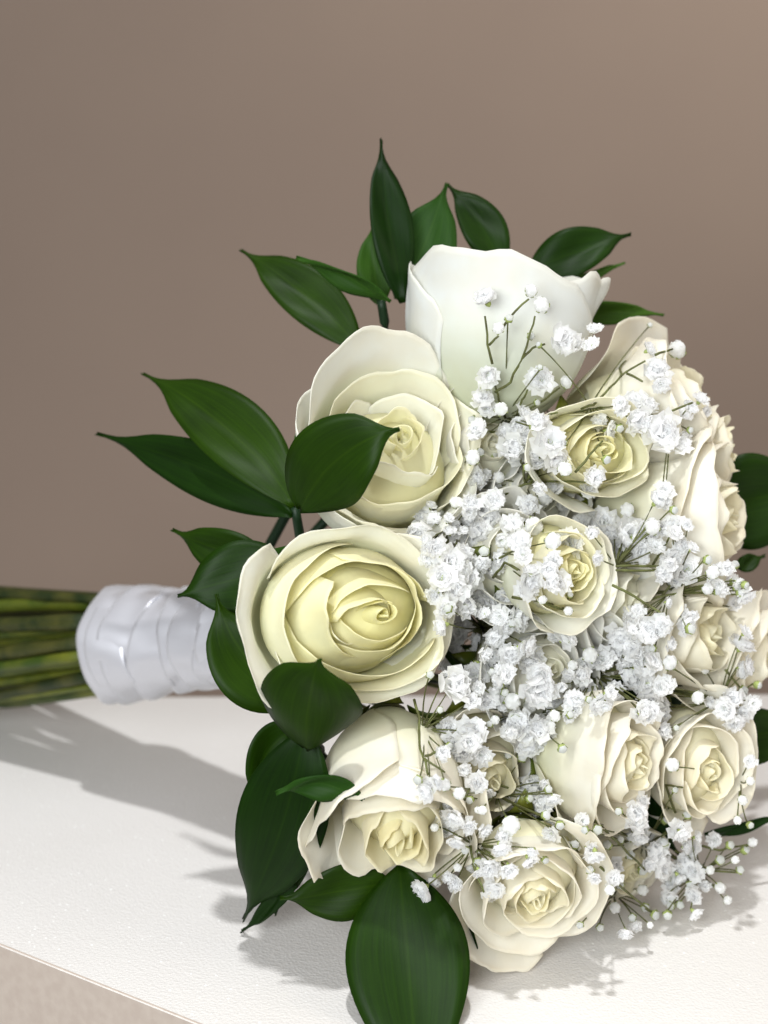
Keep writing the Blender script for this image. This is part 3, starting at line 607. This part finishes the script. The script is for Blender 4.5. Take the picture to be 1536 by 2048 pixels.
# stems the photograph shows, as (x, y, lift) runs; lift is cm in front of the roses
STEMS = [
    (0, [(1010, 835, .1), (998, 800, .4), (990, 770, .5)]), (0, [(985, 728, .7), (975, 690, .8), (970, 632, .9)]), (0, [(978, 690, .7), (997, 672, .8)]),
    (0, [(990, 785, .5), (1020, 765, .7), (1045, 715, .8), (1058, 680, .9), (1070, 632, 1.0)]), (0, [(1045, 715, .8), (1065, 695, .9), (1090, 688, 1.0)]),
    (0, [(1005, 655, .8), (1020, 635, .9), (1058, 598, 1.0)]),
    (0, [(1030, 838, .2), (1045, 800, .5), (1055, 780, .8)]), (0, [(1030, 838, .3), (1075, 808, .6), (1120, 775, .9)]), (0, [(1030, 842, .3), (1070, 835, .5), (1115, 825, .6)]),
    (1, [(1162, 817, .1), (1188, 810, .3), (1220, 775, .6), (1250, 745, .7), (1290, 722, .9)]), (1, [(1242, 752, .7), (1240, 735, .8), (1252, 722, .8)]),
    (1, [(1255, 748, .7), (1285, 763, .8)]), (1, [(1310, 710, .8), (1345, 698, 1.)]), (1, [(1230, 818, .3), (1285, 855, .6)]), (16, [(1310, 832, .5), (1350, 820, .7), (1385, 805, .9)]),
    (2, [(1000, 995, .2), (1050, 968, .5), (1100, 962, .8), (1170, 965, .9)]), (2, [(1050, 968, .5), (1045, 935, .7), (1042, 918, .9)]),
    (2, [(1052, 966, .5), (1075, 930, .8), (1080, 912, .9)]), (2, [(1060, 966, .5), (1080, 945, .8)]), (2, [(1048, 925, .6), (1100, 912, .9)]),
    (2, [(1150, 945, .6), (1180, 910, .8), (1205, 882, 1.)]), (3, [(960, 1130, .3), (1000, 1115, .5), (1035, 1100, .8)]), (3, [(985, 1155, .3), (1010, 1125, .6), (1035, 1140, .9)]),
    (4, [(1232, 1132, .2), (1310, 1133, .6), (1360, 1135, .8)]), (4, [(1232, 1140, .2), (1320, 1140, .6), (1370, 1145, .8)]), (4, [(1240, 1125, .3), (1270, 1098, .8)]), (4, [(1305, 1130, .5), (1325, 1100, .7), (1338, 1075, .9)]),
    (4, [(1225, 1170, .2), (1290, 1205, .5), (1340, 1240, .8)]), (8, [(1290, 1205, .5), (1330, 1190, .6), (1390, 1182, .8)]), (8, [(1325, 1190, .6), (1345, 1165, .8)]),
    (5, [(1025, 1195, .3), (1065, 1198, .5), (1130, 1220, .8)]), (9, [(828, 1398, .2), (838, 1438, .4), (838, 1490, .6), (848, 1515, .7), (890, 1545, .9)]),
    (9, [(838, 1438, .4), (890, 1437, .7)]), (9, [(838, 1440, .4), (890, 1460, .8)]), (9, [(848, 1515, .7), (856, 1550, .8)]), (9, [(850, 1513, .7), (880, 1500, .8)]),
    (10, [(980, 1550, .3), (1000, 1570, .5), (1045, 1585, .8)]), (10, [(995, 1570, .4), (993, 1625, .7)]), (10, [(930, 1600, .4), (955, 1540, .5), (975, 1560, .6)]),
    (14, [(940, 1690, .3), (950, 1740, .6), (968, 1785, .7)]), (12, [(1190, 1640, .2), (1240, 1690, .5), (1290, 1740, .6)]), (12, [(1200, 1735, .3), (1250, 1780, .6), (1310, 1830, .7)]),
    (19, [(1390, 1690, .3), (1440, 1700, .5), (1500, 1688, .6)]), (19, [(1350, 1700, .3), (1420, 1740, .5), (1475, 1745, .6)]), (19, [(1340, 1740, .3), (1400, 1760, .5), (1445, 1775, .6)]),
    (17, [(1350, 1625, .3), (1330, 1570, .3), (1365, 1575, .5)]), (13, [(1450, 1340, .3), (1480, 1375, .5)]),
]
for (k, run) in STEMS:
    sp = sprigs[k]; pts = []
    zs = []
    for (x, y, lf) in run:
        z = surf(x, y, sp['z'])
        if y > 1500: z = max(z, table_z(y) + .3)
        zs.append(z)
    for i, (x, y, lf) in enumerate(run):
        z = max(zs[i], (zs[max(0, i - 1)] + zs[min(len(zs) - 1, i + 1)]) / 2 - .1); pts.append(px(x, y, z + lf * .8 + .1))
    fine = []
    for i in range(len(pts) - 1):
        for q in range(3): fine.append(pts[i].lerp(pts[i + 1], q / 3) + V(rg.uniform(-1, 1), 0, rg.uniform(-1, 1)) * .0002)
    fine.append(pts[-1]); tube(sp['vs'], sp['fs'], fine, [lerp(.00042, .00028, i / len(fine)) for i in range(len(fine))], 5)
allf = sorted([(it[3], it[1]) for sp in sprigs for it in sp['items'] if it[0] == 'floret'], key=lambda q: -q[0])
small = [(q[1], q[0]) for q in allf[290:]]; mass = []; cnt = 0
for sp in sprigs:
    vs, fs = sp['vs'], sp['fs']
    tube(vs, fs, bez(sp['p'], sp['p'].lerp(BIND, .4) + V(0, .02, 0), BIND, 10), [.0007] * 10, 5)
    for (kind, p, ax, rad, (x, y, z)) in sp['items']:
        if y < 790 and kind != 'green': continue
        foot = p - ax * rad * (.35 if kind == 'floret' else .8)
        mid = sp['p'].lerp(foot, .55) - dirc(0, 0, 1) * .002 + V(rg.uniform(-1, 1), rg.uniform(-1, 1), rg.uniform(-1, 1)) * .0015
        tube(vs, fs, bez(sp['p'], mid, foot, 6), [.00026, .00024, .00022, .00020, .00020, .00026], 4)
    st = put('baby_breath_sprig', mesh('baby_breath_sprig', vs, fs, M_GSTEM), bouquet, TB)
    for (kind, p, ax, rad, q) in sp['items']:
        if kind == 'floret':
            cnt += 1
            if (p, rad) in small: mass.append((p, ax, rad)); continue
        me = rg.choice(FL if kind == 'floret' else BD if kind == 'bud' else GB)
        Rm = frame(ax).to_4x4() @ Matrix.Rotation(rg.uniform(0, 6.28), 4, 'Z') @ Matrix.Diagonal((rad * rg.uniform(.92, 1.08), rad * rg.uniform(.92, 1.08), rad * rg.uniform(.85, 1.1), 1))
        put({'floret': 'floret', 'bud': 'bud', 'green': 'green_bud'}[kind], me, st, Matrix.Translation(p) @ Rm)

if mass:
    vs, fs, fm = [], [], []
    for (p, ax, rad) in mass:
        me = rg.choice(FL); M = Matrix.Translation(p) @ frame(ax).to_4x4() @ Matrix.Diagonal((rad, rad, rad, 1)); b = len(vs)
        vs += [M @ v.co for v in me.vertices]; fs += [tuple(b + k for k in q.vertices) for q in me.polygons]; fm += [q.material_index for q in me.polygons]
    o = put('small_blossoms', mesh('small_blossoms', vs, fs, [M_GYP, M_GYPG, M_GYPE], fm), bouquet, TB); o['kind'] = 'stuff'
print('florets', cnt)

# ---- handle: cut stems and satin ribbon
HA, HB = px(190, 1292, -11.0), px(520, 1268, -5.2)     # axis of the handle, far end to flowers
hax = (HB - HA).normalized(); HF = frame(hax)
rs = random.Random(3)
def hp(t, ang, r): return HA.lerp(HB, t) + HF @ V(math.cos(ang) * r, math.sin(ang) * r, 0)
k = 0
for ring, n, rr in ((0, 4, .006), (1, 10, .012), (2, 17, .0185)):
    for i in range(n):
        a = 2 * math.pi * i / n + ring * .4 + rs.uniform(-.15, .15)
        s0 = hp(.12, a, rr * .95); s1 = hp(-.9, a + rs.uniform(-.55, .55) + .5, rr * rs.uniform(1.05, 1.55)); s2 = hp(-1.5 + rs.uniform(-.1, .2), a + .9 + rs.uniform(-.3, .3), rr * rs.uniform(1.1, 1.7))
        s1.z = max(s1.z, .006); s2.z = max(s2.z, .005)
        pts = bez(hp(.75, a, rr * .5), s0 * 1.0, s1, 9)[3:] + bez(s1, s1 * 1.0, s2, 4)[1:]
        r = rs.uniform(.0016, .0025); rad = [r * (1.35 if rs.random() < .12 else rs.uniform(.9, 1.1)) for _ in pts]
        for q in range(len(pts)): pts[q] = V(pts[q].x, pts[q].y, max(pts[q].z, r + .001))
        vs, fs = [], []; tube(vs, fs, pts, rad, 8)
        put('stem', mesh('stem', vs, fs, rs.choice([M_STEM, M_STEM, M_STEM2])), bouquet, TB)
def ribbon():
    nb = 9; core = None
    for b in range(nb):
        t0 = .10 + b * .108 + rs.uniform(-.022, .022); t1 = t0 + .20; vs, uv = [], []
        nu, nv = 96, 14; tilt = .085 + .06 * rs.uniform(-1, 1); ph = rs.uniform(0, 6.28); ta = R_(70) + rs.uniform(-.5, .5)
        for j in range(nv):
            v = j / (nv - 1)
            for i in range(nu):
                a = 2 * math.pi * i / nu
                t = lerp(t0, t1, v) + tilt * math.sin(a - ta) + .012 * math.sin(3 * a + ph)
                flare = lerp(.0208, .0160, ss(.12, .75, t)) - .0050 * ss(.17, .02, t)
                ca, sa = math.cos(a), math.sin(a)
                fold = .0013 * noise.noise(V(ca * 1.7, sa * 1.7 + b * 3, v * 1.4)) + .0008 * math.sin(math.pi * v) * noise.noise(V(ca * 2.6 + v, sa * 2.6, b * 5.))
                r = flare * (1 + .05 * math.sin(a * 2 + 1.0)) + .0008 * (1 - v) + .00018 * b + fold + .0007 * math.sin(2 * a + ph) * v
                vs.append(hp(t, a, r)); uv.append((a / 6.283, v))
        m = mesh('ribbon_turn', vs, grid_faces(nu, nv, 0, True), M_SATIN)
        if core is None:
            core = put('ribbon_wrap', m, bouquet, TB); o = core
        else: o = put('ribbon_turn', m, core)
        md = o.modifiers.new('thickness', 'SOLIDIFY'); md.thickness = .0006
ribbon()
